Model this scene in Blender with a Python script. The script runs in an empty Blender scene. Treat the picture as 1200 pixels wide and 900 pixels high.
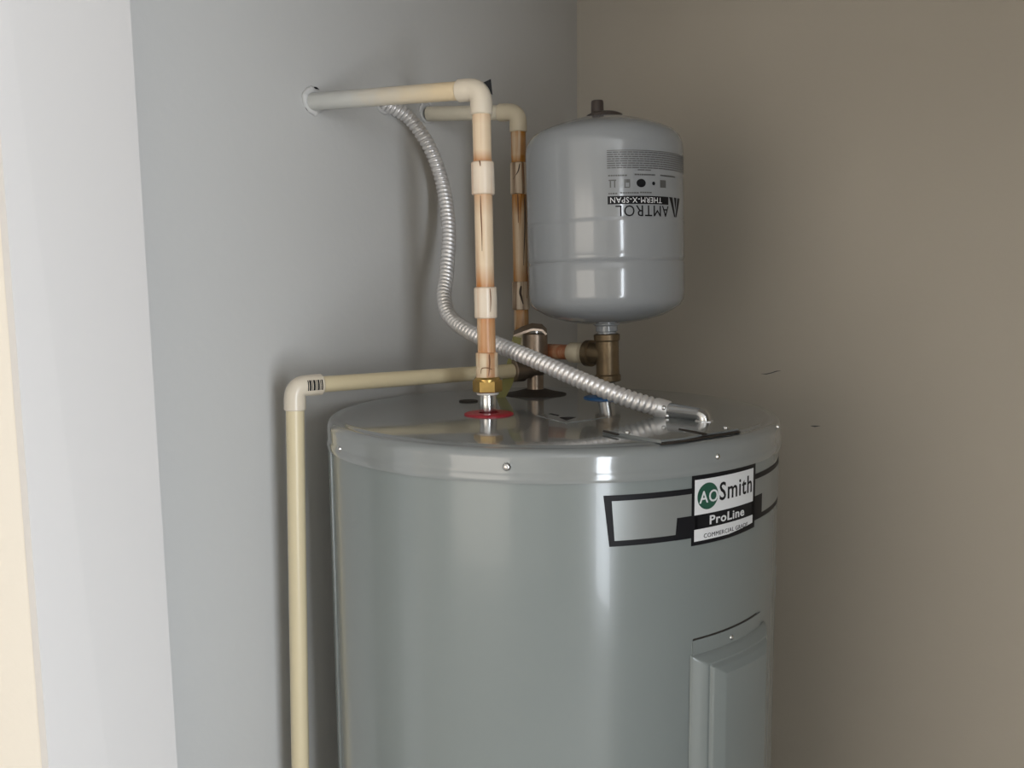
import bpy, bmesh, math, random
from mathutils import Vector, Matrix
C = bpy.context.scene.collection
PI = math.pi

# ------------------------------------------------------------------ camera
F = 1000.0                                   # focal length in pixels of a 1200 wide picture
CAM = Vector((0, 0, 1.641))
PITCH, ROLL = math.radians(6.0), math.radians(0.5)
fw = Vector((0, math.cos(PITCH), -math.sin(PITCH)))
rt0 = Vector((1, 0, 0)); up0 = rt0.cross(fw)
rt = rt0 * math.cos(ROLL) - up0 * math.sin(ROLL)
up = rt.cross(fw)
cd = bpy.data.cameras.new('camera'); cam = bpy.data.objects.new('camera', cd); C.objects.link(cam)
cd.sensor_width = 36; cd.lens = 36 * F / 1200; cd.clip_start = 0.02
cam.matrix_world = Matrix(((rt.x, up.x, -fw.x, CAM.x), (rt.y, up.y, -fw.y, CAM.y), (rt.z, up.z, -fw.z, CAM.z), (0, 0, 0, 1)))
bpy.context.scene.camera = cam

def ray(px, py): return (fw * F + rt * (px - 600) + up * (450 - py)).normalized()
def at(px, py, Y):
    d = ray(px, py); return CAM + d * (Y / d.y)
def atz(px, py, z):
    d = ray(px, py); return CAM + d * ((z - CAM.z) / d.z)

# closet frame: K is the room corner, A runs along the back wall, B along the left wall to the viewer
K = Vector((0.129, 1.677, 0)); A = Vector((0.819, -0.574, 0)).normalized(); B = Vector((-A.y, A.x, 0)) * -1
def ab(a, b, z=0): return K + A * a + B * b + Vector((0, 0, z))
def onplane(px, py, n, d0):
    d = ray(px, py); return CAM + d * (((K - CAM).dot(n) + d0) / d.dot(n))
def onleft(px, py): return onplane(px, py, A, 0)
def onback(px, py): return onplane(px, py, B, 0)

# ------------------------------------------------------------------ view, world, lights
sc = bpy.context.scene
sc.view_settings.view_transform = 'Standard'; sc.view_settings.look = 'None'
sc.view_settings.gamma = 1; sc.view_settings.use_curve_mapping = False
sc.view_settings.exposure = 0.0
w = bpy.data.worlds.new('world'); sc.world = w; w.use_nodes = True
w.node_tree.nodes['Background'].inputs[0].default_value = (0.75, 0.85, 1, 1)
w.node_tree.nodes['Background'].inputs[1].default_value = 0.3
def area(name, loc, aim, sx, sy, power, col):
    l = bpy.data.lights.new(name, 'AREA'); l.shape = 'RECTANGLE'; l.size = sx; l.size_y = sy; l.energy = power; l.color = col
    o = bpy.data.objects.new(name, l); C.objects.link(o); o.location = loc
    o.rotation_euler = (aim - loc).to_track_quat('-Z', 'Y').to_euler(); return o
area('window_daylight', ab(2.97, 2.17, 1.2), ab(0, 2.17, 1.2), 0.95, 1.9, 106, (0.87, 0.93, 1.0))
area('doorway_daylight', ab(0.3, 4.48, 1.2), ab(0.3, 0, 1.2), 1.9, 2.0, 27, (1.0, 0.91, 0.80))

# ------------------------------------------------------------------ materials
def mat(name, col, rough=0.5, metal=0.0, coat=0.0, bump=0, bscale=60, var=0.0, vscale=4, spec=0.5, emit=None):
    m = bpy.data.materials.new(name); m.use_nodes = True; nt = m.node_tree; N = nt.nodes; L = nt.links
    p = N['Principled BSDF']
    p.inputs['Base Color'].default_value = (*col, 1); p.inputs['Roughness'].default_value = rough
    p.inputs['Metallic'].default_value = metal; p.inputs['Coat Weight'].default_value = coat
    p.inputs['Specular IOR Level'].default_value = spec
    tc = N.new('ShaderNodeTexCoord')
    if var:
        n = N.new('ShaderNodeTexNoise'); n.inputs['Scale'].default_value = vscale; n.inputs['Detail'].default_value = 4
        L.new(tc.outputs['Object'], n.inputs['Vector'])
        r = N.new('ShaderNodeValToRGB'); L.new(n.outputs['Fac'], r.inputs['Fac'])
        r.color_ramp.elements[0].position = 0.3; r.color_ramp.elements[1].position = 0.7
        r.color_ramp.elements[0].color = (*[c * (1 - var) for c in col], 1)
        r.color_ramp.elements[1].color = (*[min(1, c * (1 + var)) for c in col], 1)
        L.new(r.outputs['Color'], p.inputs['Base Color'])
    if bump:
        n2 = N.new('ShaderNodeTexNoise'); n2.inputs['Scale'].default_value = bscale; n2.inputs['Detail'].default_value = 3
        L.new(tc.outputs['Object'], n2.inputs['Vector'])
        b = N.new('ShaderNodeBump'); b.inputs['Strength'].default_value = bump; b.inputs['Distance'].default_value = 0.002
        L.new(n2.outputs['Fac'], b.inputs['Height']); L.new(b.outputs['Normal'], p.inputs['Normal'])
    if emit:
        p.inputs['Emission Color'].default_value = (*emit[0], 1); p.inputs['Emission Strength'].default_value = emit[1]
    return m

def cpvc(name, col, stain, streak=0.5, bottom=0.0, top=0.0, lo=0.45, seed=0.0, rough=0.35):
    """cream plastic with orange rust / glue streaks running down it, denser at the segment's ends"""
    m = mat(name, col, rough); nt = m.node_tree; N = nt.nodes; L = nt.links; p = N['Principled BSDF']
    tc = N.new('ShaderNodeTexCoord'); mp = N.new('ShaderNodeMapping'); mp.inputs['Scale'].default_value = (95, 95, 5)
    mp.inputs['Location'].default_value = (seed, seed * 1.7, seed * .6)
    L.new(tc.outputs['Object'], mp.inputs['Vector'])
    n = N.new('ShaderNodeTexNoise'); n.inputs['Scale'].default_value = 1; n.inputs['Detail'].default_value = 3
    L.new(mp.outputs[0], n.inputs['Vector'])
    r = N.new('ShaderNodeMapRange'); r.inputs[1].default_value = lo; r.inputs[2].default_value = lo + 0.10; r.inputs[4].default_value = streak
    L.new(n.outputs['Fac'], r.inputs[0])
    s = N.new('ShaderNodeSeparateXYZ'); L.new(tc.outputs['Generated'], s.inputs[0])
    b = N.new('ShaderNodeMapRange'); b.inputs[1].default_value = 0.25; b.inputs[2].default_value = 0.0; b.inputs[4].default_value = bottom  # ends tinted for stain and for occlusion at the coupling edges
    L.new(s.outputs['Z'], b.inputs[0])
    t = N.new('ShaderNodeMapRange'); t.inputs[1].default_value = 0.75; t.inputs[2].default_value = 1.0; t.inputs[4].default_value = top
    L.new(s.outputs['Z'], t.inputs[0])
    a1 = N.new('ShaderNodeMath'); a1.operation = 'ADD'; L.new(b.outputs[0], a1.inputs[0]); L.new(t.outputs[0], a1.inputs[1])
    a2 = N.new('ShaderNodeMath'); a2.operation = 'ADD'; a2.use_clamp = True; L.new(a1.outputs[0], a2.inputs[0]); L.new(r.outputs[0], a2.inputs[1])
    mx = N.new('ShaderNodeMix'); mx.data_type = 'RGBA'; L.new(a2.outputs[0], mx.inputs[0])
    mx.inputs[6].default_value = (*col, 1); mx.inputs[7].default_value = (*stain, 1)
    L.new(mx.outputs[2], p.inputs['Base Color'])
    return m

M = {}
M['wall'] = mat('grey_wall_paint', (0.578, 0.569, 0.549), 0.7, bump=0.15, bscale=90, var=0.02, vscale=2)
M['backwall'] = mat('taupe_wall_paint', (0.55, 0.51, 0.445), 0.75, bump=0.15, bscale=90, var=0.03, vscale=2)
M['beige'] = mat('beige_wall_paint', (0.76, 0.71, 0.63), 0.7, bump=0.15, bscale=90)
M['white'] = mat('white_trim_paint', (0.60, 0.58, 0.565), 0.45, bump=0.05, bscale=30)
M['ceiling'] = mat('ceiling_paint', (0.72, 0.71, 0.69), 0.8)
M['floor'] = mat('concrete_floor', (0.33, 0.31, 0.28), 0.7, bump=0.3, bscale=20, var=0.15, vscale=3)
M['tank'] = mat('grey_enamel', (0.195, 0.219, 0.217), 0.21, coat=0.12, spec=0.45, bump=0.02, bscale=9, var=0.02)
M['lid'] = mat('grey_lid_enamel', (0.22, 0.235, 0.235), 0.13, coat=0.5)
M['xtank'] = mat('light_grey_enamel', (0.30, 0.315, 0.33), 0.15, coat=0.3)
M['steel'] = mat('zinc_steel', (0.62, 0.62, 0.62), 0.22, metal=1)
M['conduit'] = mat('aluminium_conduit', (0.80, 0.78, 0.77), 0.36, metal=0.6, spec=0.6)
M['brass'] = mat('yellow_brass', (0.50, 0.33, 0.11), 0.32, metal=0.9, var=0.2, vscale=60)
M['bronze'] = mat('tarnished_brass', (0.20, 0.145, 0.085), 0.42, metal=0.75, var=0.25, vscale=50, bump=0.15, bscale=120)
M['valve'] = mat('valve_bronze', (0.27, 0.21, 0.16), 0.36, metal=0.8, var=0.15, vscale=40)
M['rubber'] = mat('dark_rubber', (0.025, 0.018, 0.013), 0.6)
M['black'] = mat('black_print', (0.008, 0.008, 0.010), 0.5, spec=0.2)
M['darkcap'] = mat('brown_plastic_cap', (0.06, 0.045, 0.038), 0.4)
M['red'] = mat('red_plastic', (0.42, 0.012, 0.03), 0.35)
M['blue'] = mat('blue_plastic', (0.02, 0.13, 0.36), 0.35)
M['labelwhite'] = mat('label_white', (0.72, 0.73, 0.75), 0.35)
M['silver'] = mat('label_silver', (0.26, 0.275, 0.27), 0.34, metal=0.3)
M['green'] = mat('label_green', (0.018, 0.085, 0.055), 0.35)
M['printgrey'] = mat('print_grey', (0.10, 0.10, 0.10), 0.4)
M['olive'] = mat('olive_tag', (0.17, 0.15, 0.015), 0.5)
M['gasketwhite'] = mat('white_washer', (0.72, 0.70, 0.66), 0.4)
M['caulk'] = mat('white_caulk', (0.62, 0.61, 0.59), 0.7, bump=0.6, bscale=150)
CR = (0.76, 0.60, 0.42); OR = (0.46, 0.17, 0.035)
M['cpvc'] = mat('cream_plastic_pipe', (0.68, 0.58, 0.38), 0.35, var=0.03)
M['cpvcwhite'] = mat('pale_cream_pipe', (0.62, 0.56, 0.44), 0.35, var=0.05, vscale=20)
def overpaint(name, c0, c1, axis, p0, p1):
    m = mat(name, c0, 0.4); nt = m.node_tree; tc = nt.nodes.new('ShaderNodeTexCoord'); s_ = nt.nodes.new('ShaderNodeSeparateXYZ')
    r = nt.nodes.new('ShaderNodeMapRange'); r.inputs[1].default_value = p0; r.inputs[2].default_value = p1
    n = nt.nodes.new('ShaderNodeTexNoise'); n.inputs['Scale'].default_value = 45; a = nt.nodes.new('ShaderNodeMath'); a.operation = 'MULTIPLY_ADD'
    a.inputs[1].default_value = 0.35; nt.links.new(tc.outputs['Object'], n.inputs['Vector'])
    nt.links.new(tc.outputs['Generated'], s_.inputs[0]); nt.links.new(n.outputs['Fac'], a.inputs[0]); nt.links.new(s_.outputs[axis], a.inputs[2])
    nt.links.new(a.outputs[0], r.inputs[0]); mx = nt.nodes.new('ShaderNodeMix'); mx.data_type = 'RGBA'; nt.links.new(r.outputs[0], mx.inputs[0])
    mx.inputs[6].default_value = (*c0, 1); mx.inputs[7].default_value = (*c1, 1); nt.links.new(mx.outputs[2], nt.nodes['Principled BSDF'].inputs['Base Color'])
    return m
M['overpainted'] = overpaint('overpainted_pipe', (0.58, 0.57, 0.53), (0.72, 0.58, 0.38), 'X', 0.45, 1.05)
M['fitting'] = mat('pale_fitting', (0.70, 0.62, 0.50), 0.3)
M['cpA'] = cpvc('stained_pipe_a', CR, OR, 0.45, 0.9, 0.25, 0.50, 1.0)
M['cpB'] = cpvc('stained_pipe_b', (0.76, 0.60, 0.42), OR, 0.30, 0.8, 0.5, 0.52, 4.0)
M['cpC'] = cpvc('stained_pipe_c', (0.70, 0.48, 0.29), (0.50, 0.20, 0.06), 0.7, 0.2, 0.2, 0.42, 8.0)
M['fitA'] = cpvc('stained_fitting', (0.77, 0.66, 0.53), (0.55, 0.27, 0.12), 0.35, 0.1, 0.15, 0.56, 3.0, 0.28)
M['fitB'] = cpvc('stained_adapter', (0.74, 0.60, 0.42), (0.50, 0.22, 0.08), 0.7, 0.2, 0.3, 0.46, 6.0, 0.3)
DR = (0.36, 0.15, 0.02)
M['cqA'] = cpvc('back_pipe_a', (0.55, 0.41, 0.27), DR, 0.8, 1.0, 0.3, 0.44, 2.0)
M['cqB'] = cpvc('back_pipe_b', (0.56, 0.42, 0.28), DR, 0.65, 0.6, 1.0, 0.48, 7.0)
M['cqF'] = cpvc('back_fitting', (0.58, 0.47, 0.35), (0.13, 0.06, 0.02), 0.75, 0.1, 0.1, 0.50, 9.0)
M['cqE'] = mat('back_elbow', (0.60, 0.52, 0.38), 0.35)
M['copper'] = cpvc('stub_pipe', (0.50, 0.30, 0.18), (0.36, 0.12, 0.05), 0.9, 0.2, 0.1, 0.42, 5.0)

# ------------------------------------------------------------------ helpers
ORG = {}
def finish(bm, name, m, sharp=35):
    bmesh.ops.recalc_face_normals(bm, faces=bm.faces[:])
    me = bpy.data.meshes.new(name); bm.to_mesh(me); bm.free()
    me.materials.append(m)
    me.polygons.foreach_set('use_smooth', [True] * len(me.polygons))
    me.set_sharp_from_angle(angle=math.radians(sharp))
    return me
def part(name, bm, m, parent, sharp=35, label=None):
    L = ORG.get(parent.name, Vector((0, 0, 0)))
    bmesh.ops.translate(bm, verts=bm.verts[:], vec=-L)
    o = bpy.data.objects.new(name, finish(bm, name, m, sharp)); C.objects.link(o); o.parent = parent
    ORG[o.name] = L
    if label: o['label'] = label
    return o
def thing(name, label, cat, loc, group=None):
    o = bpy.data.objects.new(name, None); C.objects.link(o); o.location = loc; o.empty_display_size = 0.05
    o['label'] = label; o['category'] = cat
    if group: o['group'] = group
    ORG[o.name] = Vector(loc); return o
def struct(name, bm, m, parent=None):
    o = bpy.data.objects.new(name, finish(bm, name, m)); C.objects.link(o); o['kind'] = 'structure'
    ORG[o.name] = Vector((0, 0, 0)); return o

def prism(bm, pts, z0, z1):
    lo = [bm.verts.new((p[0], p[1], z0)) for p in pts]; hi = [bm.verts.new((p[0], p[1], z1)) for p in pts]
    n = len(pts); bm.faces.new(lo[::-1]); bm.faces.new(hi)
    for i in range(n): bm.faces.new((lo[i], lo[(i + 1) % n], hi[(i + 1) % n], hi[i]))
def abbox(bm, a0, a1, b0, b1, z0, z1):
    prism(bm, [ab(a0, b0), ab(a1, b0), ab(a1, b1), ab(a0, b1)], z0, z1)
def frame_of(d, hint=None):
    d = d.normalized(); h = hint or (Vector((0, 0, 1)) if abs(d.z) < 0.9 else Vector((0, 1, 0)))
    x = h.cross(d).normalized(); y = d.cross(x); return x, y
def rings(bm, ringlist, close=True, caps=True):
    prev = None; first = None
    for r in ringlist:
        vs = [bm.verts.new(p) for p in r]
        if prev:
            n = len(vs)
            for i in range(n): bm.faces.new((prev[i], prev[(i + 1) % n], vs[(i + 1) % n], vs[i]))
        else: first = vs
        prev = vs
    if caps: bm.faces.new(first[::-1]); bm.faces.new(prev)
def turned(bm, p0, p1, prof, seg=32, caps=True):
    """prof: (distance fraction or metres?, r) - fraction of p0->p1"""
    d = p1 - p0; x, y = frame_of(d)
    rings(bm, [[p0 + d * t + (x * math.cos(2 * PI * k / seg) + y * math.sin(2 * PI * k / seg)) * r for k in range(seg)] for t, r in prof], caps=caps)
def cyl(bm, p0, p1, r, seg=32, bev=0.0):
    L = (p1 - p0).length
    if bev: turned(bm, p0, p1, [(0, r - bev), (bev / L, r), (1 - bev / L, r), (1, r - bev)], seg)
    else: turned(bm, p0, p1, [(0, r), (1, r)], seg)
def sweep(bm, pts, rad, seg=24, caps=True):
    """rad: number or function(arc length, angle)"""
    t0 = (pts[1] - pts[0]).normalized(); x, y = frame_of(t0); s = 0; rl = []
    for i, p in enumerate(pts):
        t = (pts[min(i + 1, len(pts) - 1)] - pts[max(i - 1, 0)]).normalized()
        x = (x - t * x.dot(t)).normalized(); y = t.cross(x)
        if i: s += (p - pts[i - 1]).length
        rl.append([p + (x * math.cos(2 * PI * k / seg) + y * math.sin(2 * PI * k / seg)) * (rad(s, 2 * PI * k / seg) if callable(rad) else rad) for k in range(seg)])
    rings(bm, rl, caps=caps)
def spline(pts, step):
    out = []
    P = [pts[0] * 2 - pts[1]] + pts + [pts[-1] * 2 - pts[-2]]
    for i in range(1, len(P) - 2):
        for k in range(40):
            t = k / 40; a, b, c, d = P[i - 1], P[i], P[i + 1], P[i + 2]
            out.append(0.5 * ((2 * b) + (c - a) * t + (2 * a - 5 * b + 4 * c - d) * t * t + (3 * b - a - 3 * c + d) * t ** 3))
    out.append(pts[-1])
    res = [out[0]]; acc = 0
    for a, b in zip(out, out[1:]):
        L = (b - a).length
        while acc + L >= step:
            f = (step - acc) / L; a = a.lerp(b, f); L = (b - a).length; res.append(a.copy()); acc = 0
        acc += L
    return res
def bend(p0, pc, p1, rad, n=10):
    """corner path p0 -> pc -> p1 rounded with radius-like distance rad"""
    a = pc + (p0 - pc).normalized() * rad; b = pc + (p1 - pc).normalized() * rad
    pts = [p0]
    for k in range(n + 1):
        t = k / n; pts.append(a * (1 - t) ** 2 + pc * 2 * t * (1 - t) + b * t * t)
    pts.append(p1); return pts
def elbow(name, pc, d1, d2, L1, L2, r, m, parent, label=None):
    """pipe elbow with thicker sockets; d1, d2 point out of the corner"""
    d1 = d1.normalized(); d2 = d2.normalized()
    pts = bend(pc + d1 * L1, pc, pc + d2 * L2, r * 1.15, 12)
    bm = bmesh.new()
    q = [pts[0], pts[0] - d1 * 0.0012]
    q += [pts[0].lerp(pts[1], 0.6)] + pts[1:-1] + [pts[-1].lerp(pts[-2], 0.6), pts[-1] - d2 * 0.0012, pts[-1]]
    lens = [0]
    for a, b in zip(q, q[1:]): lens.append(lens[-1] + (b - a).length)
    T = lens[-1]
    def rf(s, _):
        e = min(s, T - s)
        return r - 0.0012 if e < 1e-6 else (r if e < min(L1, L2) * 0.55 else r * 0.975)
    sweep(bm, q, rf, 28)
    return part(name, bm, m, parent, 40, label)
def coupling(p0, p1, r, m, parent, label=None):
    bm = bmesh.new(); cyl(bm, p0, p1, r, 32, 0.0012); return part('coupling', bm, m, parent, 30, label)
def pipe(p0, p1, r, m, parent, name='pipe', label=None):
    bm = bmesh.new(); cyl(bm, p0, p1, r, 28); return part(name, bm, m, parent, 30, label)
def hexnut(bm, p0, p1, r):
    d = p1 - p0; L = d.length
    turned(bm, p0, p1, [(0, r * 0.93), (0.08, r), (0.92, r), (1, r * 0.93)], 6)
def screw_head(bm, p, n, r):
    x, y = frame_of(n); n = n.normalized(); rl = []
    for t, rr in ((-.3, 1), (0, 1), (.3, .93), (.55, .7), (.7, .35), (.72, .1)):
        rl.append([p + n * r * t + (x * math.cos(2 * PI * k / 14) + y * math.sin(2 * PI * k / 14)) * r * rr for k in range(14)])
    rings(bm, rl)

# decals: flat shapes in (u, z) bent round a cylinder
def slice_u(bm, step=0.004):
    xs = [v.co.x for v in bm.verts]
    k = math.ceil(min(xs) / step)
    while k * step < max(xs):
        bmesh.ops.bisect_plane(bm, geom=bm.verts[:] + bm.edges[:] + bm.faces[:], plane_co=(k * step, 0, 0), plane_no=(1, 0, 0), dist=1e-6)
        k += 1
def bend_uz(bm, R, off, th, mtx):
    """u in x, z in z, slab thickness th; wraps round mtx @ z axis; phi 0 looks to -Y"""
    slice_u(bm)
    r = bmesh.ops.extrude_face_region(bm, geom=bm.faces[:])
    for v in r['geom']:
        if isinstance(v, bmesh.types.BMVert): v.co.y = -th
    for v in bm.verts:
        ph = v.co.x / R; rr = R + off - v.co.y
        v.co = mtx @ Vector((rr * math.sin(ph), -rr * math.cos(ph), v.co.z))
def poly_bm(polys):
    bm = bmesh.new()
    for P in polys: bm.faces.new([bm.verts.new((u, 0, z)) for u, z in P])
    return bm
def decal(name, polys, R, off, m, parent, mtx, th=0.0002, label=None):
    bm = poly_bm(polys); bend_uz(bm, R, off, th, mtx); return part(name, bm, m, parent, 30, label)
def text_bm(body, u0, u1, z0, z1, flip=False, slant=0, bold=0.0):
    cu = bpy.data.curves.new('lettering', 'FONT'); cu.body = body; cu.size = 1; cu.resolution_u = 3; cu.offset = bold; cu.space_character = 1.10
    o = bpy.data.objects.new('lettering', cu); C.objects.link(o)
    dg = bpy.context.evaluated_depsgraph_get(); me = bpy.data.meshes.new_from_object(o.evaluated_get(dg))
    bpy.data.objects.remove(o); bpy.data.curves.remove(cu)
    bm = bmesh.new(); bm.from_mesh(me); bpy.data.meshes.remove(me)
    xs = [v.co.x for v in bm.verts]; ys = [v.co.y for v in bm.verts]
    x0, x1, y0, y1 = min(xs), max(xs), min(ys), max(ys)
    for v in bm.verts:
        s = (v.co.x - x0) / (x1 - x0); t = (v.co.y - y0) / (y1 - y0)
        if flip: s, t = 1 - s, 1 - t
        v.co = Vector((u0 + (u1 - u0) * s, 0, z0 + (z1 - z0) * t + slant * s))
    return bm
def text(name, body, u0, u1, z0, z1, R, off, m, parent, mtx, flip=False, bold=0.0, slant=0):
    bm = text_bm(body, u0, u1, z0, z1, flip, slant, bold); bend_uz(bm, R, off, 0.0002, mtx)
    return part(name, bm, m, parent, 30)

# ------------------------------------------------------------------ the setting
HC = 2.44
bm = bmesh.new(); abbox(bm, -1.6, 3.1, -0.1, 4.6, -0.1, 0); struct('floor', bm, M['floor'])
bm = bmesh.new(); abbox(bm, -1.6, 3.1, -0.1, 4.6, HC, HC + 0.1); struct('ceiling', bm, M['ceiling'])
bm = bmesh.new(); abbox(bm, -0.1, 0, -0.1, 0.988, 0, HC); wl = struct('wall_left', bm, M['wall'])
bm = bmesh.new(); abbox(bm, 0, 3.0, -0.1, 0, 0, HC); wb = struct('wall_back', bm, M['backwall'])
bm = bmesh.new(); abbox(bm, 3.0, 3.1, -0.1, 1.38, 0, HC); struct('wall_right', bm, M['backwall'])
def jamb_a(b, p1, p2, za, zb):
    r = []
    for px, py in (p1, p2):
        d = ray(px, py); c0 = ab(0, b); n = B; t = (c0 - Vector((CAM.x, CAM.y, 0))).dot(n) / d.dot(n); p = CAM + d * t
        r.append(((p - K).dot(A), p.z))
    (a1, z1), (a2, z2) = r
    return [a1 + (a2 - a1) * (z - z1) / (z2 - z1) for z in (za, zb)]
JA, OA = 0.127, 1.77
bm = bmesh.new()
k0, k1 = jamb_a(0.986, (152, 0), (208, 900), 0, HC); f0, f1 = jamb_a(1.1045, (0, 150), (57, 900), 0, HC)
def sheared(bm, W, ba, bb, z1):
    t = z1 / HC; k, f = k0 + (k1 - k0) * t, f0 + (f1 - f0) * t
    lo = [W(k0, 0), W(k0, 1), W(f0, 2), W(f0, 3)]; hi = [W(k, 0), W(k, 1), W(f, 2), W(f, 3)]
    b4 = (ba, ba, bb, bb)
    lo = [bm.verts.new(ab(a, b4[i])) for i, a in enumerate(lo)]; hi = [bm.verts.new(ab(a, b4[i], z1)) for i, a in enumerate(hi)]
    bm.faces.new(lo[::-1]); bm.faces.new(hi)
    for i in range(4): bm.faces.new((lo[i], lo[(i + 1) % 4], hi[(i + 1) % 4], hi[i]))
sheared(bm, lambda a, i: -1.5 if i in (0, 3) else a - .012, 0.988, 1.103, HC); abbox(bm, OA, 3.0, 1.40, 1.51, 0, HC)  # right partition is unseen, added to block window light from the corner
abbox(bm, 0.09, 3.0, 0.989, 1.102, 2.12, HC)
struct('wall_front_and_blocker', bm, M['beige'])
bm = bmesh.new(); sheared(bm, lambda a, i: a - .012 if i in (0, 3) else a, 0.986, 1.1045, 2.12)
struct('trim_1', bm, M['white'])
bm = bmesh.new(); abbox(bm, -1.6, -1.5, 0.988, 4.5, 0, HC); struct('wall_outer_left', bm, M['beige'])
bm = bmesh.new(); abbox(bm, 3.0, 3.1, 1.38, 1.67, 0, HC); abbox(bm, 3.0, 3.1, 2.67, 4.5, 0, HC)
abbox(bm, 3.0, 3.1, 1.67, 2.67, 0, 0.22); abbox(bm, 3.0, 3.1, 1.67, 2.67, 2.18, HC); struct('wall_outer_right', bm, M['beige'])
bm = bmesh.new()
for q in ((1.67, 1.70, .22, 2.18), (2.64, 2.67, .22, 2.18), (1.70, 2.64, .22, .25), (1.70, 2.64, 2.15, 2.18)): abbox(bm, 2.97, 3.05, *q)
struct('window_1', bm, M['white'])
bm = bmesh.new(); abbox(bm, -1.6, 3.1, 4.5, 4.6, 0, HC); struct('wall_outer_back', bm, M['beige'])
bm = bmesh.new()
for q in ((-.71, -.65, .14, 2.26), (1.25, 1.31, .14, 2.26), (-.65, 1.25, .14, .20), (-.65, 1.25, 2.20, 2.26)): abbox(bm, q[0], q[1], 4.46, 4.5, q[2], q[3])
struct('window_2', bm, M['white'])

# caulk round the pipes where they pass the left wall, and scuffs on the back wall
random.seed(3)
def caulk(px, py, r, seed, amp=0.0015):
    random.seed(seed); c = onleft(px, py); bm = bmesh.new(); rl = []
    ex, ez = B, Vector((0, 0, 1)); n = 30; wob = [random.uniform(0.8, 1.25) for _ in range(n)]
    pts = [c + A * 0.001 + (ex * math.cos(2 * PI * k / n) + ez * math.sin(2 * PI * k / n)) * r * (0.96 + .06 * wob[k]) for k in range(n)]
    vs = []
    for k in range(n):
        radial = (pts[k] - c).normalized(); row = []
        for j in range(8):
            a = 2 * PI * j / 8; row.append(bm.verts.new(pts[k] + (radial * math.cos(a) * 1.3 + A * math.sin(a)) * amp * 1.8 * wob[(k + j // 3) % n]))
        vs.append(row)
    for k in range(n):
        for j in range(8): bm.faces.new((vs[k][j], vs[(k + 1) % n][j], vs[(k + 1) % n][(j + 1) % 8], vs[k][(j + 1) % 8]))
    return part('caulk_ring', bm, M['caulk'], wl, 60, 'rough white caulk ring round a pipe')
def gap_and_shade(px, py, r0, a0, a1):
    c = onleft(px, py) + A * 0.0015; bm = bmesh.new(); vs = []
    for k in range(15):
        a = math.radians(a0 + (a1 - a0) * k / 14); d = B * -math.cos(a) + Vector((0, 0, math.sin(a)))
        wdt = 0.0015 * math.sin(PI * k / 14) + 0.0002
        vs.append([bm.verts.new(c + d * (r0 + s * wdt) + A * h) for s in (-1, 1) for h in (0, 0.0003)])
    for a, b in zip(vs, vs[1:]):
        for i, j in ((0, 1), (1, 3), (3, 2), (2, 0)): bm.faces.new((a[i], b[i], b[j], a[j]))
    return part('gap_and_shade', bm, M['black'], wl, 60, 'thin dark crack with lip shade round a pipe hole')
caulk(366, 118.5, 0.0125, 1, 0.0022); caulk(500, 131, 0.0145, 2, 0.0012); caulk(449, 121.5, 0.012, 5, 0.0012)
gap_and_shade(366, 118.5, 0.0155, 185, 275); gap_and_shade(500, 131, 0.0155, 120, 215); gap_and_shade(370, 113, 0.010, 60, 150)  # the crescent under the first pipe paints the shade of its bottom lip
def scuff(pts, wdt=0.0006):
    bm = bmesh.new(); P = [onback(*q) + B * 0.0004 for q in pts]; vs = []
    for k, p in enumerate(P):
        ww = wdt * (1.4 if 0 < k < len(P) - 1 else 0.3)
        vs.append([bm.verts.new(p + Vector((0, 0, s * ww)) + B * h) for s in (-1, 1) for h in (-0.0003, 0.0003)])
    for a, b in zip(vs, vs[1:]):
        for i, j in ((0, 1), (1, 3), (3, 2), (2, 0)): bm.faces.new((a[i], b[i], b[j], a[j]))
    part('scuff_mark', bm, M['printgrey'], wb, 60)
scuff([(892, 438), (898, 438.3), (904, 437), (910, 435), (915, 434.5)])
scuff([(950, 499), (955, 499.6), (961, 499)], 0.0009)

# ------------------------------------------------------------------ the water heater
TD = 1.043; TX = at(646, 490, TD).x; TC = Vector((TX, TD, 0)); RB, RL, ZT = 0.2685, 0.271, 1.500
TM = Matrix.Translation(TC)
def oncyl(px, py, R=RB):
    d = ray(px, py); ox, oy = CAM.x - TC.x, CAM.y - TC.y
    a = d.x ** 2 + d.y ** 2; b = 2 * (ox * d.x + oy * d.y); c = ox * ox + oy * oy - R * R
    D = b * b - 4 * a * c; t = (-b - math.sqrt(max(D, 0))) / (2 * a); p = CAM + d * t
    return math.atan2(p.x - TC.x, -(p.y - TC.y)) * R, p.z
heater = thing('water_heater', 'large grey glossy cylindrical water heater standing in the corner, with a black and silver label', 'water heater', (TC.x, TC.y, 0))
def lathe(prof, c, seg=128, mtx=None, caps=True):
    bm = bmesh.new()
    rl = [[Vector((r * math.cos(2 * PI * k / seg), r * math.sin(2 * PI * k / seg), z)) for k in range(seg)] for r, z in prof]
    if mtx is None: mtx = Matrix.Translation(c)
    rings(bm, [[mtx @ p for p in r] for r in rl], caps=caps); return bm
bm = lathe([(RB - .006, 0.02), (RB, 0.026), (RB, 0.6), (RB, 1.2), (RB, 1.47)], TC)
part('jacket', bm, M['tank'], heater)
bm = lathe([(RB - .03, 0.0), (RB - .01, 0.0), (RB - .01, 0.025), (RB - .03, 0.025)], TC, 96); part('base_ring', bm, M['rubber'], heater)
prof = [(RB - .002, 1.467), (RL + .0003, 1.4668), (RL + .0008, 1.469), (RL + .0008, 1.4735), (RL, 1.4755), (RL - .0002, 1.478), (RL, 1.481), (RL, 1.489)]
for k in range(1, 9):
    a = k / 8 * PI / 2; prof.append((RL - .008 + .008 * math.cos(a), 1.489 + .0095 * math.sin(a)))
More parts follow.
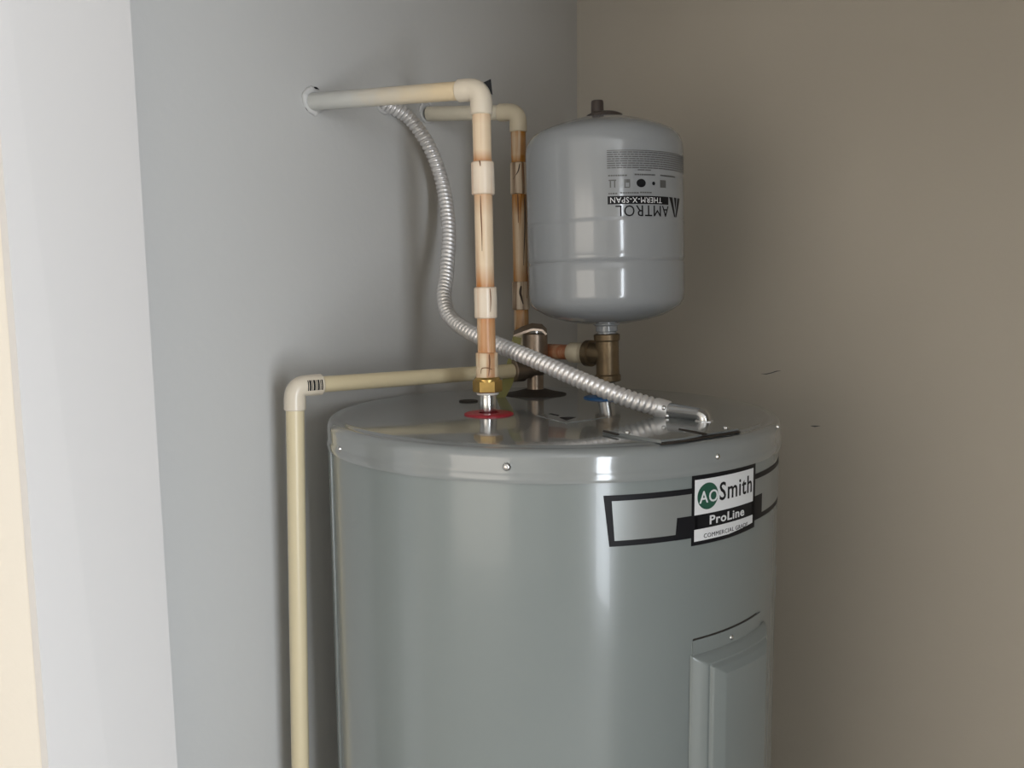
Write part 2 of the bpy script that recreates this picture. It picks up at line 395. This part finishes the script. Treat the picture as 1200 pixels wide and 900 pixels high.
prof += [(0.258, 1.4985), (0.2565, 1.4995), (0.252, 1.4998), (0.2, 1.4999), (0.1, 1.5), (0.002, 1.5)]
lid = part('lid', lathe(prof, TC), M['lid'], heater, 50)
# jacket seam at the far left
u, z = oncyl(391, 600); bm = poly_bm([[(u - .004, 0.05), (u + .004, 0.05), (u + .004, 1.466), (u - .004, 1.466)]])
bend_uz(bm, RB, -0.001, 0.0030, TM); part('seam_strip', bm, M['tank'], heater)
u2 = u - 0.030; bm = poly_bm([[(u2 - .006, 0.05), (u2 + .006, 0.05), (u2 + .006, 1.466), (u2 - .006, 1.466)]])
bend_uz(bm, RB, -0.001, 0.0026, TM); part('seam_strip', bm, M['tank'], heater)
# screws in the rim
for q in ((398, 526, .0030), (594, 547, .0042), (841, 535, .0030), (911.5, 500, .0030)):
    u, z = oncyl(q[0], q[1], RL); ph = u / RL
    n = Vector((math.sin(ph), -math.cos(ph), 0)); bm = bmesh.new()
    screw_head(bm, TC + n * RL + Vector((0, 0, z)), n, q[2]); part('screw', bm, M['steel'], heater)

# access panel low on the right
u0, zt = oncyl(808, 768); u1, _ = oncyl(894, 760); uf0, zf = oncyl(812, 748); uf1, zf1 = oncyl(886, 722)
bm = poly_bm([[(uf0 - .001, 0.98), (uf1 + .008, 0.98), (uf1 + .008, (zf + zf1) / 2), (uf0 - .001, (zf + zf1) / 2)]])
ZF = (zf + zf1) / 2
bend_uz(bm, RB, -0.0002, 0.0016, TM); panel = part('access_panel', bm, M['tank'], heater)
ub, _ = oncyl(826, 790, RB + .006); uc, zc = oncyl(842, 790, RB + .014)
def panel_h(u, z):
    d = min(u - u0, u1 - u, (zt - z) * (uc - u0) / max(zt - zc, .01))
    wd = uc - u0; g = (ub - u0)
    if d <= 0: return 0
    h = 0.0155 * min(d / wd, 1) ** 0.85
    if abs(d - g) < wd * 0.07: h -= 0.0020 * (1 - abs(d - g) / (wd * 0.07))
    return h
bm = bmesh.new(); nu, nz = 110, 70; grid = []
for j in range(nz + 1):
    z = zt - (j / nz) * 0.10 if j < nz - 8 else zt - 0.10 * (nz - 8) / nz - (j - nz + 8) / 8 * 0.32
    row = []
    for i in range(nu + 1):
        uu = u0 + (u1 - u0) * i / nu; h = max(panel_h(uu, z), 0) + 0.0016; ph = uu / RB
        if i in (0, nu) or j == 0 or j == nz: h = 0.0008
        row.append(bm.verts.new(TC + Vector(((RB + h) * math.sin(ph), -(RB + h) * math.cos(ph), z))))
    grid.append(row)
for j in range(nz):
    for i in range(nu): bm.faces.new((grid[j][i], grid[j][i + 1], grid[j + 1][i + 1], grid[j + 1][i]))
part('raised_cover', bm, M['tank'], panel, 28)
u, z = oncyl(856.5, 747, RB + .001); ph = u / RB; n = Vector((math.sin(ph), -math.cos(ph), 0)); bm = bmesh.new()
screw_head(bm, TC + n * (RB + .001) + Vector((0, 0, z)), n, .0028); part('screw', bm, M['steel'], panel)
bm = poly_bm([[(uf0, ZF - .0002), (uf1, ZF - .0002), (uf1, ZF + .0013), (uf0, ZF + .0013)]])
bend_uz(bm, RB, 0.0, 0.0004, TM); part('panel_shadow_line', bm, M['rubber'], panel)  # dark strip stands in for the shadow line above the panel's top edge

# the brand label
U = lambda px, py: oncyl(px, py)[0]
Z = lambda px, py: oncyl(px, py)[1]
label = decal('brand_label', [[(U(707, 583), Z(707, 581)), (U(714, 641), Z(712, 641)), (U(815, 600), Z(712, 641)), (U(815, 600), Z(707, 581))]], RB, 0.0001, M['black'], heater, TM, label='black and silver label with a white plate')
tz, bz = Z(707, 581), Z(712, 641)
print('LABEL top', tz, 'bot', bz, 'u', U(707, 583), U(811, 560), U(884, 545), 'plate', Z(811, 558), Z(884, 543), Z(810, 640), Z(884, 617), 'white', Z(813, 562), Z(813, 603), Z(881, 588), Z(812, 621), Z(881, 603), Z(812, 635))
lt = 0.0046
ua, uz_, pl, pr = U(707, 583), U(714, 641), U(810, 600), U(884, 580)
# silver field left of the plate, silver tail right of it
decal('silver_field', [[(ua + .008, tz - lt * 1.2), (uz_ + .005, bz + lt * 1.2), (pl, bz + lt * 1.2), (pl, tz - lt * 1.2)]], RB, 0.0003, M['silver'], label, TM)
ue = U(909, 570) + .035
decal('black_tail', [[(pr - .01, bz), (ue, bz), (ue, tz), (pr - .01, tz)]], RB, 0.0001, M['black'], label, TM)
decal('silver_tail', [[(pr, bz + lt * 1.2), (ue, bz + lt * 1.2), (ue, tz - lt * 1.2), (pr, tz - lt * 1.2)]], RB, 0.0003, M['silver'], label, TM)
pt = (Z(811, 557) + Z(884, 542)) / 2; pb = Z(810, 640); pbr = Z(884, 617)
uk = U(853, 637)
decal('plate_border', [[(pl, pb), (uk, pb), (pr, pbr), (pr, pt), (pl, pt)]], RB, 0.0005, M['black'], label, TM)
wt, wb1 = pt - .0050, (Z(813, 603) + Z(881, 588)) / 2
e = 0.0034
decal('white_plate', [[(pl + e, wb1), (pr - .005, wb1), (pr - .005, wt), (pl + e, wt)]], RB, 0.0007, M['labelwhite'], label, TM)
nb1, nb0 = (Z(793, 603)), Z(791, 633)
bl, br = U(792, 615), U(892, 590)
decal('black_band', [[(bl - .001, bz), (pl + .01, bz), (pl + .01, wb1), (bl + .001, wb1)]], RB, 0.0005, M['black'], label, TM)
decal('black_band', [[(pr - .01, bz + lt), (br, bz + lt), (br, wb1 + .004), (pr - .01, wb1 + .004)]], RB, 0.0005, M['black'], label, TM)
w2 = (Z(812, 621) + Z(881, 603)) / 2; w3 = Z(812, 635)
decal('lower_plate', [[(pl + e, w3), (uk - .001, w3), (pr - .005, Z(881, 612)), (pr - .005, w2), (pl + e, w2)]], RB, 0.0007, M['labelwhite'], label, TM)
zc_ = (wt + wb1) / 2; gx = U(829, 580); gr = (wt - wb1) * 0.38
decal('round_emblem', [[(gx + gr * 1.04 * math.cos(2 * PI * k / 40), zc_ + gr * math.sin(2 * PI * k / 40)) for k in range(40)]], RB, 0.0009, M['green'], label, TM)
text('letters', 'AO', gx - gr * .86, gx + gr * 1.02, zc_ - gr * .50, zc_ + gr * .42, RB, 0.0011, M['labelwhite'], label, TM, bold=.01)
text('letters', 'Smith', U(842.5, 575), U(880, 565), zc_ - gr * .55, zc_ + gr * .85, RB, 0.0009, M['black'], label, TM, bold=.012)
text('letters', 'ProLine', U(831, 605), U(871, 600), (wb1 + w2) / 2 - .0045, (wb1 + w2) / 2 + .0045, RB, 0.0009, M['labelwhite'], label, TM, bold=.02)
text('letters', 'COMMERCIAL GRADE', U(824, 628), U(875, 614), w2 - .0098, w2 - .0055, RB, 0.0009, M['black'], label, TM, bold=.0)
u, z = oncyl(908.5, 685)
decal('side_sticker', [[(u + .01, z - .018), (u + .05, z - .018), (u + .05, z + .018), (u + .01, z + .018)]], RB, 0.0002, M['labelwhite'], heater, TM)

# things on the lid
def disc(name, px, py, r, m, prof=None, z=ZT, par=None, label=None, dz=0.0015):
    c = atz(px, py, z); c.z = z
    bm = lathe(prof or [(r * .98, -0.0005), (r, 0.0), (r, dz * .6), (r * .96, dz), (0.001, dz)], c, 48)
    return part(name, bm, m, par or heater, 35, label)
disc('knockout_plug', 549, 470.5, 0.0125, M['rubber'])
disc('inlet_ring', 573, 485.5, 0.0292, M['red'], [(.028, -.0005), (.0292, 0), (.0292, .0012), (.027, .0022), (.012, .0022), (.012, .001), (.001, .001)], label='red plastic ring')
CY = atz(709, 466.5, ZT)
disc('inlet_ring', 709, 466.5, 0.029, M['blue'], [(.028, -.0005), (.029, 0), (.029, .0012), (.027, .0022), (.012, .0022), (.012, .001), (.001, .001)], label='blue plastic ring')
# wiring cover on the lid's right front
def lidpoly(name, pix, z0, z1, m, par, inset=0, label=None):
    P = [atz(x, y, ZT) for x, y in pix]; bm = bmesh.new(); prism(bm, P, z0, z1)
    bmesh.ops.bevel(bm, geom=[e for e in bm.edges if abs(e.verts[0].co.z - e.verts[1].co.z) < 1e-5 and e.verts[0].co.z > z1 - 1e-5], offset=.0006, segments=2, affect='EDGES')
    return part(name, bm, m, par, 35, label)
cov = [(706, 507), (775, 519.5), (802, 516.5), (826, 511.5), (848, 508.5), (866, 505.5), (812, 488), (748, 493)]
wc = lidpoly('wiring_cover', cov, ZT - .0002, ZT + .0028, M['lid'], heater)
gp = [(774, 521.5), (802, 518.2), (826, 513.6), (848, 510.3), (868, 506.8), (866, 504.5), (826, 510), (802, 514.5), (775, 518)]
lidpoly('cover_gap_shade', gp, ZT - .0001, ZT + .0010, M['rubber'], wc)  # dark strips stand in for the shade in the cover's gaps
lidpoly('cover_gap_shade', [(795, 505.2), (794.5, 506.8), (824, 512.8), (829, 511.6)], ZT + .0020, ZT + .0034, M['rubber'], wc)
lidpoly('cover_gap_shade', [(707, 507.2), (706, 508.4), (722, 512.6), (726, 512.2)], ZT + .0020, ZT + .0034, M['rubber'], wc)
for q in ((735, 510), (850.5, 504.5)):
    p = atz(*q, ZT); bm = bmesh.new(); screw_head(bm, p + Vector((0, 0, .0028)), Vector((0, 0, 1)), .0032); part('screw', bm, M['steel'], wc)
st = lidpoly('clear_sticker', [(628, 487), (664, 496.5), (712, 489), (676, 481.5)], ZT - .0001, ZT + .0006, M['lid'], heater)
lidpoly('sticker_print', [(655, 490), (664, 493.5), (676, 489.5), (664, 489.4)], ZT + .0002, ZT + .0009, M['black'], st)
lidpoly('sticker_print', [(642, 485.6), (654, 488.2), (656, 487.2), (646, 485)], ZT + .0002, ZT + .0009, M['black'], st)

# ------------------------------------------------------------------ hot water pipe
PR, FR = 0.0107, 0.0134
Y1 = atz(572, 485, ZT).y
def H(py, Y=Y1): return at(572 - (485 - py) * 8.5 / 382, py, Y)
hot = thing('hot_water_pipe', 'cream plastic pipe rising from the red ring, bent left into the wall, front one', 'pipe', H(485))
bm = bmesh.new(); turned(bm, H(486), H(460), [(0, .0098), (.05, .0103), (.8, .0103), (.85, .0098), (1, .0098)]); part('nipple', bm, M['steel'], hot, label='shiny zinc nipple')
bm = bmesh.new(); cyl(bm, H(462.3), H(459), 0.0132, 32, .0006); part('washer', bm, M['gasketwhite'], hot)
bm = bmesh.new(); hexnut(bm, H(459.2), H(445), 0.0175); turned(bm, H(447), H(441.5), [(0, .0155), (.6, .0155), (1, .0135)]); part('union_nut', bm, M['brass'], hot, 25, 'yellow brass hex nut')
bm = bmesh.new(); turned(bm, H(444), H(413), [(0, .0128), (.05, .0134), (.38, .0134), (.42, .0128), (.46, .0128), (.5, .0131), (.97, .0131), (1, .0122)]); part('adapter', bm, M['fitB'], hot, 30)
pipe(H(414), H(371), PR, M['cpC'], hot)
coupling(H(373), H(336.5), FR, M['fitA'], hot)
pipe(H(338), H(227), PR, M['cpB'], hot)
coupling(H(228.5), H(190), FR, M['fitA'], hot)
pipe(H(191), H(133), PR, M['cpA'], hot)
pc = H(104.5); wp = onleft(364, 119.5)
elbow('elbow', pc, H(135) - pc, wp - pc, (H(135) - pc).length, 0.030, 0.0128, M['fitting'], hot)
hd = (wp - pc).normalized()
pipe(pc + hd * .028, wp - hd * .004, PR, M['overpainted'], hot)
# little black clip on the outside of the elbow
q = pc + (-hd) * .0018 + Vector((0, 0, .0072)); bm = bmesh.new()
P = [Vector((0, 0, 0)), Vector((.009, 0, .004)), Vector((.0105, 0, -.012)), Vector((.006, 0, -.009))]
vs = [bm.verts.new(q + Vector((.001, .004, 0)) + v + Vector((0, dy, 0))) for dy in (-.004, .004) for v in P]
bm.faces.new(vs[:4]); bm.faces.new(vs[4:])
for k in range(4): bm.faces.new((vs[k], vs[(k + 1) % 4], vs[4 + (k + 1) % 4], vs[4 + k]))
part('tape_scrap', bm, M['black'], hot, label='black scrap of tape behind the elbow')

# ------------------------------------------------------------------ cold water pipe
Y2 = 1.25
def Q(py): return at(607 + (py - 130) * 4.0 / 250, py, Y2)
tee_c = at(711.5, 415, CY.y); jc = Q(415); jc.z = tee_c.z
cold = thing('cold_water_pipe', 'rust-streaked cream pipe behind, running from the brass tee up to the wall', 'pipe', (CY.x, CY.y, ZT))
pc2 = Q(131.5); wp2 = onleft(499, 133.5); hd2 = (wp2 - pc2).normalized()
elbow('elbow', pc2, Q(155) - pc2, wp2 - pc2, (Q(155) - pc2).length, 0.030, 0.0125, M['cqE'], cold)
pipe(pc2 + hd2 * .028, wp2 - hd2 * .004, PR, M['cpvcwhite'], cold)
pipe(Q(154), Q(191), PR, M['cqA'], cold)
coupling(Q(191), Q(228), 0.0127, M['cqF'], cold)
pipe(Q(227), Q(331), PR, M['cqB'], cold)
coupling(Q(330), Q(363), 0.0127, M['cqF'], cold)
jd = (tee_c - jc).normalized()
pipe(Q(362), jc + Vector((0, 0, .026)), PR, M['cqA'], cold)
elbow('elbow', jc, Vector((0, 0, 1)), jd, .028, .030, 0.0127, M['cqE'], cold)
Ls = (tee_c - jc).length
pipe(jc + jd * .028, jc + jd * (Ls - .05), PR, M['copper'], cold)
bm = bmesh.new(); turned(bm, jc + jd * (Ls - .062), jc + jd * (Ls - .030), [(0, .0135), (.05, .0142), (.55, .0142), (.6, .0136), (.66, .0140), (.72, .0136), (.78, .0140), (1, .0136)]); part('adapter', bm, M['cqE'], cold, 30)
bm = bmesh.new(); T0, T1 = at(712.5, 447, CY.y), at(711, 391, CY.y)
turned(bm, T0, T1, [(0, .0150), (.02, .0172), (.13, .0175), (.16, .0158), (.30, .0156), (.84, .0156), (.87, .0175), (.98, .0178), (1, .0155)], 40)
turned(bm, tee_c, tee_c - jd * .0345, [(0, .0150), (.70, .0150), (.73, .0182), (.97, .0182), (1, .016)], 40)
part('tee', bm, M['bronze'], cold, 30, 'tarnished brass tee fitting')
bm = bmesh.new(); turned(bm, Vector((CY.x, CY.y, ZT)), T0 + Vector((0, 0, .002)), [(0, .0105), (1, .0105)]); part('nipple', bm, M['steel'], cold)

# rust and glue drips on the pipes
M['drip'] = mat('rust_drip', (0.17, 0.065, 0.015), 0.4)
M['drip_dark'] = mat('dark_drip', (0.035, 0.018, 0.010), 0.4)
def drip(pix, axis, Y, r, w_, m, parent):
    pts = []
    for px, py in pix:
        c = axis(py); e = at(px, py, Y); dx = max(-r * .97, min(r * .97, e.x - c.x))
        pts.append(Vector((c.x + dx, c.y - math.sqrt(r * r - dx * dx), e.z)))
    pts = spline(pts, .0008); n = len(pts); T = n * .0008
    bm = bmesh.new(); sweep(bm, pts, lambda s_, a: w_ * (.35 + .65 * math.sin(PI * min(s_ / T, 1) ** .6) + .05), 8); part('rust_drip', bm, m, parent, 60)
drip([(563.4, 230), (564, 250), (565, 275), (565.3, 295)], H, Y1, PR, .0007, M['drip'], hot)
drip([(574.5, 338), (575.3, 350), (575, 366)], H, Y1, FR, .0007, M['drip'], hot)
drip([(562.5, 190), (563, 193), (563.5, 197)], H, Y1, FR, .0008, M['drip'], hot)
drip([(577, 432), (571, 430), (565, 431), (564, 437)], H, Y1, FR, .0005, M['drip'], hot)
drip([(573.5, 414), (574, 425), (573, 440)], H, Y1, FR, .0009, M['drip'], hot)
drip([(606.5, 228), (607, 246), (607.2, 262)], Q, Y2, PR, .0009, M['drip'], cold)
drip([(614.5, 230), (614.8, 262), (614, 290), (613.5, 312)], Q, Y2, PR, .0009, M['drip_dark'], cold)
drip([(610.5, 335), (609.5, 343), (611, 349), (613, 357)], Q, Y2, .0127, .0016, M['drip_dark'], cold)
drip([(609, 193), (607, 202), (601.5, 211)], Q, Y2, .0127, .0008, M['drip_dark'], cold)
drip([(612.5, 192), (613, 205), (614.2, 218)], Q, Y2, .0127, .0008, M['drip'], cold)
drip([(617, 312), (618.5, 330), (617.5, 350)], Q, Y2, .0127, .0010, M['drip'], cold)

# ------------------------------------------------------------------ expansion tank
XY = CY.y
b0, t0 = at(711, 388, XY), at(706.5, 136, XY)
ax = (t0 - b0).normalized(); xx = ax.cross(Vector((0, 1, 0))).normalized() * 1; xx = Vector((0, 1, 0)).cross(ax).normalized(); yy = ax.cross(xx)
XM = Matrix(((xx.x, yy.x, ax.x, b0.x), (xx.y, yy.y, ax.y, b0.y), (xx.z, yy.z, ax.z, b0.z), (0, 0, 0, 1)))
HT = (t0 - b0).length; S = HT / 252.0        # metres per picture row there
xt = thing('expansion_tank', 'small light grey expansion tank with an upside-down label, above the brass tee', 'tank', b0)
RX = 0.1030
def zz(py): return (388 - py) * S
prof = [(0.001, zz(379)), (.030, zz(378.6)), (.055, zz(375)), (.075, zz(370)), (.089, zz(363.5)), (.0975, zz(358)), (.1015, zz(352)), (RX, zz(344)), (RX, zz(320)),
        (RX, zz(309.5)), (RX - .0007, zz(308)), (RX - .0016, zz(306.5)), (RX - .0007, zz(305)), (RX + .0004, zz(303)), (RX, zz(300)), (RX, zz(266)), (RX + .0006, zz(263)), (RX - .0004, zz(261)), (RX, zz(259)),
        (RX, zz(240)), (RX, zz(200)), (RX, zz(180)), (RX - .0005, zz(174)), (.0995, zz(165.5)), (.093, zz(159)), (.081, zz(153.5)), (.066, zz(148.5)), (.050, zz(144)), (.032, zz(139.5)), (.015, zz(137)), (.001, zz(136.5))]
part('shell', lathe(prof, None, 96, XM), M['xtank'], xt, 40)
part('neck', lathe([(.0125, zz(394)), (.0125, zz(389)), (.0145, zz(388)), (.0145, zz(382)), (.018, zz(380)), (.018, zz(376))], None, 40, XM), M['xtank'], xt, 30)
part('valve_gasket', lathe([(.024, zz(138.5)), (.0235, zz(135.2)), (.018, zz(132.8)), (.001, zz(132.5))], None, 40, XM @ Matrix.Translation((.002, 0, 0))), M['darkcap'], xt, 30)
part('valve_cap', lathe([(.0085, zz(136)), (.0082, zz(121)), (.0075, zz(118.5)), (.005, zz(118)), (.001, zz(118))], None, 24, XM @ Matrix.Translation((-.007, 0, 0))), M['darkcap'], xt, 30)
XI = XM.inverted()
def onx(px, py):
    d = XI.to_3x3() @ ray(px, py); o = XI @ CAM
    a = d.x ** 2 + d.y ** 2; b = 2 * (o.x * d.x + o.y * d.y); c = o.x ** 2 + o.y ** 2 - RX ** 2
    D = b * b - 4 * a * c; t = (-b - math.sqrt(max(D, 0))) / (2 * a); p = o + d * t
    return math.atan2(p.x, -p.y) * RX, p.z
xu = lambda px: onx(px, 230)[0]
xz = lambda py: onx(740, py)[1]
ur = xu(793) + .035
bx = [[(xu(712), xz(239)), (xu(783), xz(239)), (xu(783), xz(229.5)), (xu(712), xz(229.5))]]
lab = decal('name_bar', bx, RX, .0001, M['black'], xt, XM, label='upside-down black print')
text('letters', 'THERM-X-SPAN', xu(715), xu(775), xz(237.6), xz(231), RX, .0004, M['labelwhite'], lab, XM, flip=True, bold=.0)
text('letters', 'AMTROL', xu(721), xu(783), xz(253.5), xz(240.5), RX, .0002, M['black'], lab, XM, flip=True, bold=.0)
# the small three-legged emblem beyond the name
eu, e1 = xu(784), xu(784) + .050
decal('emblem', [[(eu, xz(229.5)), (eu + .007, xz(229.5)), (eu + .0135, xz(253)), (eu + .0115, xz(253))],
                 [(eu + .011, xz(229.5)), (eu + .017, xz(229.5)), (eu + .0148, xz(244))],
                 [(eu + .021, xz(229.5)), (eu + .028, xz(229.5)), (eu + .0165, xz(253)), (eu + .0145, xz(253))]], RX, .0002, M['black'], lab, XM)
random.seed(11); rows = []
for k in range(9):
    y = 177.5 + k * 2.6; uu = xu(712)
    while uu < ur:
        wd = random.uniform(.003, .010)
        if k < 8 or xu(742) < uu < xu(760): rows.append([(uu, xz(y + 1.25)), (uu + wd, xz(y + 1.25)), (uu + wd, xz(y)), (uu, xz(y))])
        uu += wd + .0008
rows.append([(xu(712), xz(176.4)), (ur, xz(176.4)), (ur, xz(175.6)), (xu(712), xz(175.6))])
fp = decal('fine_print', rows, RX, .0002, M['printgrey'], xt, XM); fp['kind'] = 'stuff'
rows = []
for a, b, y in ((713, 735, 205.5), (744, 768, 204.5), (774, 790, 204.5), (713, 724, 226.5), (727, 748, 226), (750, 762, 225.5)):
    uu = xu(a)
    while uu < xu(b): wd = random.uniform(.0015, .003); rows.append([(uu, xz(y + .8)), (uu + wd, xz(y + .8)), (uu + wd, xz(y - .9)), (uu, xz(y - .9))]); uu += wd + .0006
fp2 = decal('fine_print', rows, RX, .0002, M['printgrey'], xt, XM); fp2['kind'] = 'stuff'
def el(cx, cy, ru, rv, n=20): return [(xu(cx) + ru * math.cos(2 * PI * k / n), xz(cy) + rv * math.sin(2 * PI * k / n)) for k in range(n)]
def rc(cx, cy, w_, h_): return [(xu(cx) - w_ / 2, xz(cy) - h_ / 2), (xu(cx) + w_ / 2, xz(cy) - h_ / 2), (xu(cx) + w_ / 2, xz(cy) + h_ / 2), (xu(cx) - w_ / 2, xz(cy) + h_ / 2)]
decal('symbol', [rc(718, 211, .009, .0015), rc(715.5, 215, .0015, .009), rc(720.5, 215, .0015, .009)], RX, .0002, M['printgrey'], xt, XM)
decal('symbol', [rc(732.5, 214.5, .0012, .009), rc(738, 214.5, .0012, .009), rc(735, 219.5, .007, .0012), rc(735.5, 212, .004, .004)], RX, .0002, M['printgrey'], xt, XM)
decal('symbol', [el(751.5, 214.5, .0062, .0050)], RX, .0002, M['black'], xt, XM)
decal('symbol', [el(766, 214.5, .0022, .0022)], RX, .0002, M['black'], xt, XM)
decal('symbol', [rc(777, 214.5, .010, .009)], RX, .0002, M['printgrey'], xt, XM)

# ------------------------------------------------------------------ relief valve
VP = atz(627.5, 462, ZT); VY = VP.y
rv = thing('relief_valve', 'brown bronze relief valve with a lever, standing in a dark collar on the heater', 'valve', (VP.x, VY, ZT))
v0 = Vector((VP.x, VY, ZT))
part('collar', lathe([(.044, 0), (.0435, .0010), (.030, .0035), (.016, .0075), (.012, .0078), (.001, .0078)], v0, 56), M['rubber'], rv, 40, 'dark rubber collar')
zt_ = lambda py: at(627.5, py, VY).z
part('body', lathe([(.0118, ZT + .001), (.0118, zt_(439)), (.0165, zt_(436)), (.0185, zt_(432)), (.0185, zt_(424)), (.0175, zt_(420)), (.0175, zt_(394)), (.0170, zt_(391.5)), (.012, zt_(390.5)), (.001, zt_(390.5))], Vector((VP.x, VY, 0)), 48), M['valve'], rv, 35)
# lever: a bent strap from the stem top over to the left
lp = [at(640, 389, VY - .002), at(635, 384, VY - .003), at(624, 383.0, VY - .005), at(612, 387, VY - .007), at(603, 391, VY - .009), at(602.5, 402, VY - .010)]
bm = bmesh.new(); rl = []
for i, p in enumerate(lp):
    t = (lp[min(i + 1, 5)] - lp[max(i - 1, 0)]).normalized(); nn = t.cross(Vector((0, 1, 0))).normalized(); wv = Vector((0, 1, .42)) * (.008 if i < 4 else .006)
    rl.append([p - wv + nn * .0016, p + wv + nn * .0016, p + wv - nn * .0016, p - wv - nn * .0016])
rings(bm, rl); part('lever', bm, M['valve'], rv, 30, 'grey bent metal lever')
bm = bmesh.new(); cyl(bm, Vector((VP.x + .002, VY, zt_(391))), Vector((VP.x + .002, VY, zt_(385))), .004, 16, .001); part('stem', bm, M['steel'], rv)
# outlet port towards the discharge pipe
ze = 1.5355
DE = at(345.5, 457, 1.0); DE.z = ze + 0.0; dz = Vector((VP.x, VY, ze)); dd = (DE - dz).normalized()
bm = bmesh.new(); turned(bm, dz, dz + dd * .040, [(0, .012), (.5, .012), (.55, .0155), (.97, .0155), (1, .0135)], 32); part('outlet', bm, M['valve'], rv, 30)
# olive tag hanging from the lever
tg = [at(601, 394, VY - .016), at(611, 396, VY - .014), at(607, 432, VY - .022), at(600, 452, VY - .028), at(590, 470, VY - .034), at(581, 468, VY - .036), at(590, 440, VY - .028), at(597, 415, VY - .02)]
bm = bmesh.new(); f1 = [bm.verts.new(p) for p in tg]; f2 = [bm.verts.new(p + Vector((0, .0008, 0))) for p in tg]
def strip(a): 
    n = len(a)
    return [(a[0], a[1], a[2], a[7]), (a[7], a[2], a[3], a[6]), (a[6], a[3], a[4], a[5])]
for f in strip(f1): bm.faces.new(f)
for f in strip(f2): bm.faces.new(f[::-1])
for k in range(8): bm.faces.new((f1[k], f2[k], f2[(k + 1) % 8], f1[(k + 1) % 8]))
part('warning_tag', bm, M['olive'], rv, 60, 'olive yellow hanging tag')

# ------------------------------------------------------------------ discharge pipe
dpipe = thing('discharge_pipe', 'plain cream plastic pipe going left from the valve and down beside the heater', 'pipe', (DE.x, DE.y, 0))
foot = at(352, 900, 1.0); low = DE + (foot - DE) * ((DE.z - 0.12) / (DE.z - foot.z))
dn = (low - DE).normalized()
elbow('elbow', DE, dn, -dd, .0285, .0335, 0.0128, M['fitting'], dpipe)
pipe(DE - dd * .031, dz + dd * .036, 0.0098, M['cpvc'], dpipe)
pipe(DE + dn * .026, low, PR, M['cpvc'], dpipe)
# printed bars on the elbow
rad = Vector((0, -1, 0)); rad = (rad - dd * rad.dot(dd)).normalized(); upv = (-dd).cross(rad).normalized(); upv = upv if upv.z > 0 else -upv
bm = bmesh.new(); x = .0115
ec = DE
def ept(s, a, r=.01295): return ec - dd * s + (rad * math.cos(a) + upv * math.sin(a)) * r
for wd in (.0012, .0022, .0008, .0025, .0010, .0022, .0009, .0016):
    ps = []
    for k in range(7):
        a = -.42 + .98 * k / 6
        for s in (x, x + wd): ps.append((s, a))
    vs = [bm.verts.new(ept(*q)) for q in ps] + [bm.verts.new(ept(q[0], q[1], .0131)) for q in ps]
    for k in range(6): bm.faces.new((vs[14 + 2 * k], vs[15 + 2 * k], vs[17 + 2 * k], vs[16 + 2 * k]))
    x += wd + .0009
part('printed_bars', bm, M['black'], dpipe, 60, 'black bar print on the elbow')

# ------------------------------------------------------------------ flexible conduit
fc = thing('flexible_conduit', 'ribbed silver metal conduit curving from the left wall down to the heater top', 'conduit', at(826, 497, 0.93))
w0 = onleft(455, 124)
cp = [onleft(446, 120), at(462, 127, onleft(462, 127).y - .012), at(481, 140, 1.255), at(504, 174, 1.262), at(519, 218, 1.27), at(526, 270, 1.24), at(523.5, 320, 1.205), at(520.5, 348, 1.175), at(527, 371, 1.145), at(549, 388, 1.105), at(582, 403.5, 1.065),
      at(625, 421, 1.02), at(680, 445, .98), at(730, 465, .955), at(777, 479.5, .952)]
pitch = 0.0068
path = spline(cp, pitch / 8)
def rib(s, a):
    ph = ((s / pitch) + a / (2 * PI)) % 1.0
    return 0.0076 + 0.0028 * math.sin(PI * ph) ** 0.55
bm = bmesh.new(); sweep(bm, path, rib, 18); part('ribbed_tube', bm, M['conduit'], fc, 60)
e0 = path[-1]; e1d = (path[-1] - path[-8]).normalized()
foot = atz(825, 496.5, ZT); top = Vector((foot.x, foot.y, at(825, 486, foot.y).z))
bm = bmesh.new(); cyl(bm, e0 - e1d * .009, e0 + e1d * .007, .0112, 24, .001); part('clamp', bm, M['conduit'], fc, 30)
for k, (dx, dz2) in enumerate(((-.001, .003), (.003, -.006))):
    bm = bmesh.new(); screw_head(bm, e0 + Vector((dx, -.0108, dz2)), Vector((0, -1, .2)), .0028); part('screw', bm, M['steel'], fc)
bm = bmesh.new()
pp = bend(e0 + e1d * .004, top, foot + Vector((0, 0, .001)), .007, 10)
LL = sum((b - a).length for a, b in zip(pp, pp[1:]))
sweep(bm, pp, lambda s, a: .0095 - .0020 * min(s / .025, 1), 24); part('connector', bm, M['steel'], fc, 50, 'smooth silver elbow connector')
bm = bmesh.new(); hexnut(bm, foot + Vector((0, 0, .0002)), foot + Vector((0, 0, .0040)), .0098); part('locknut', bm, M['conduit'], fc, 25)
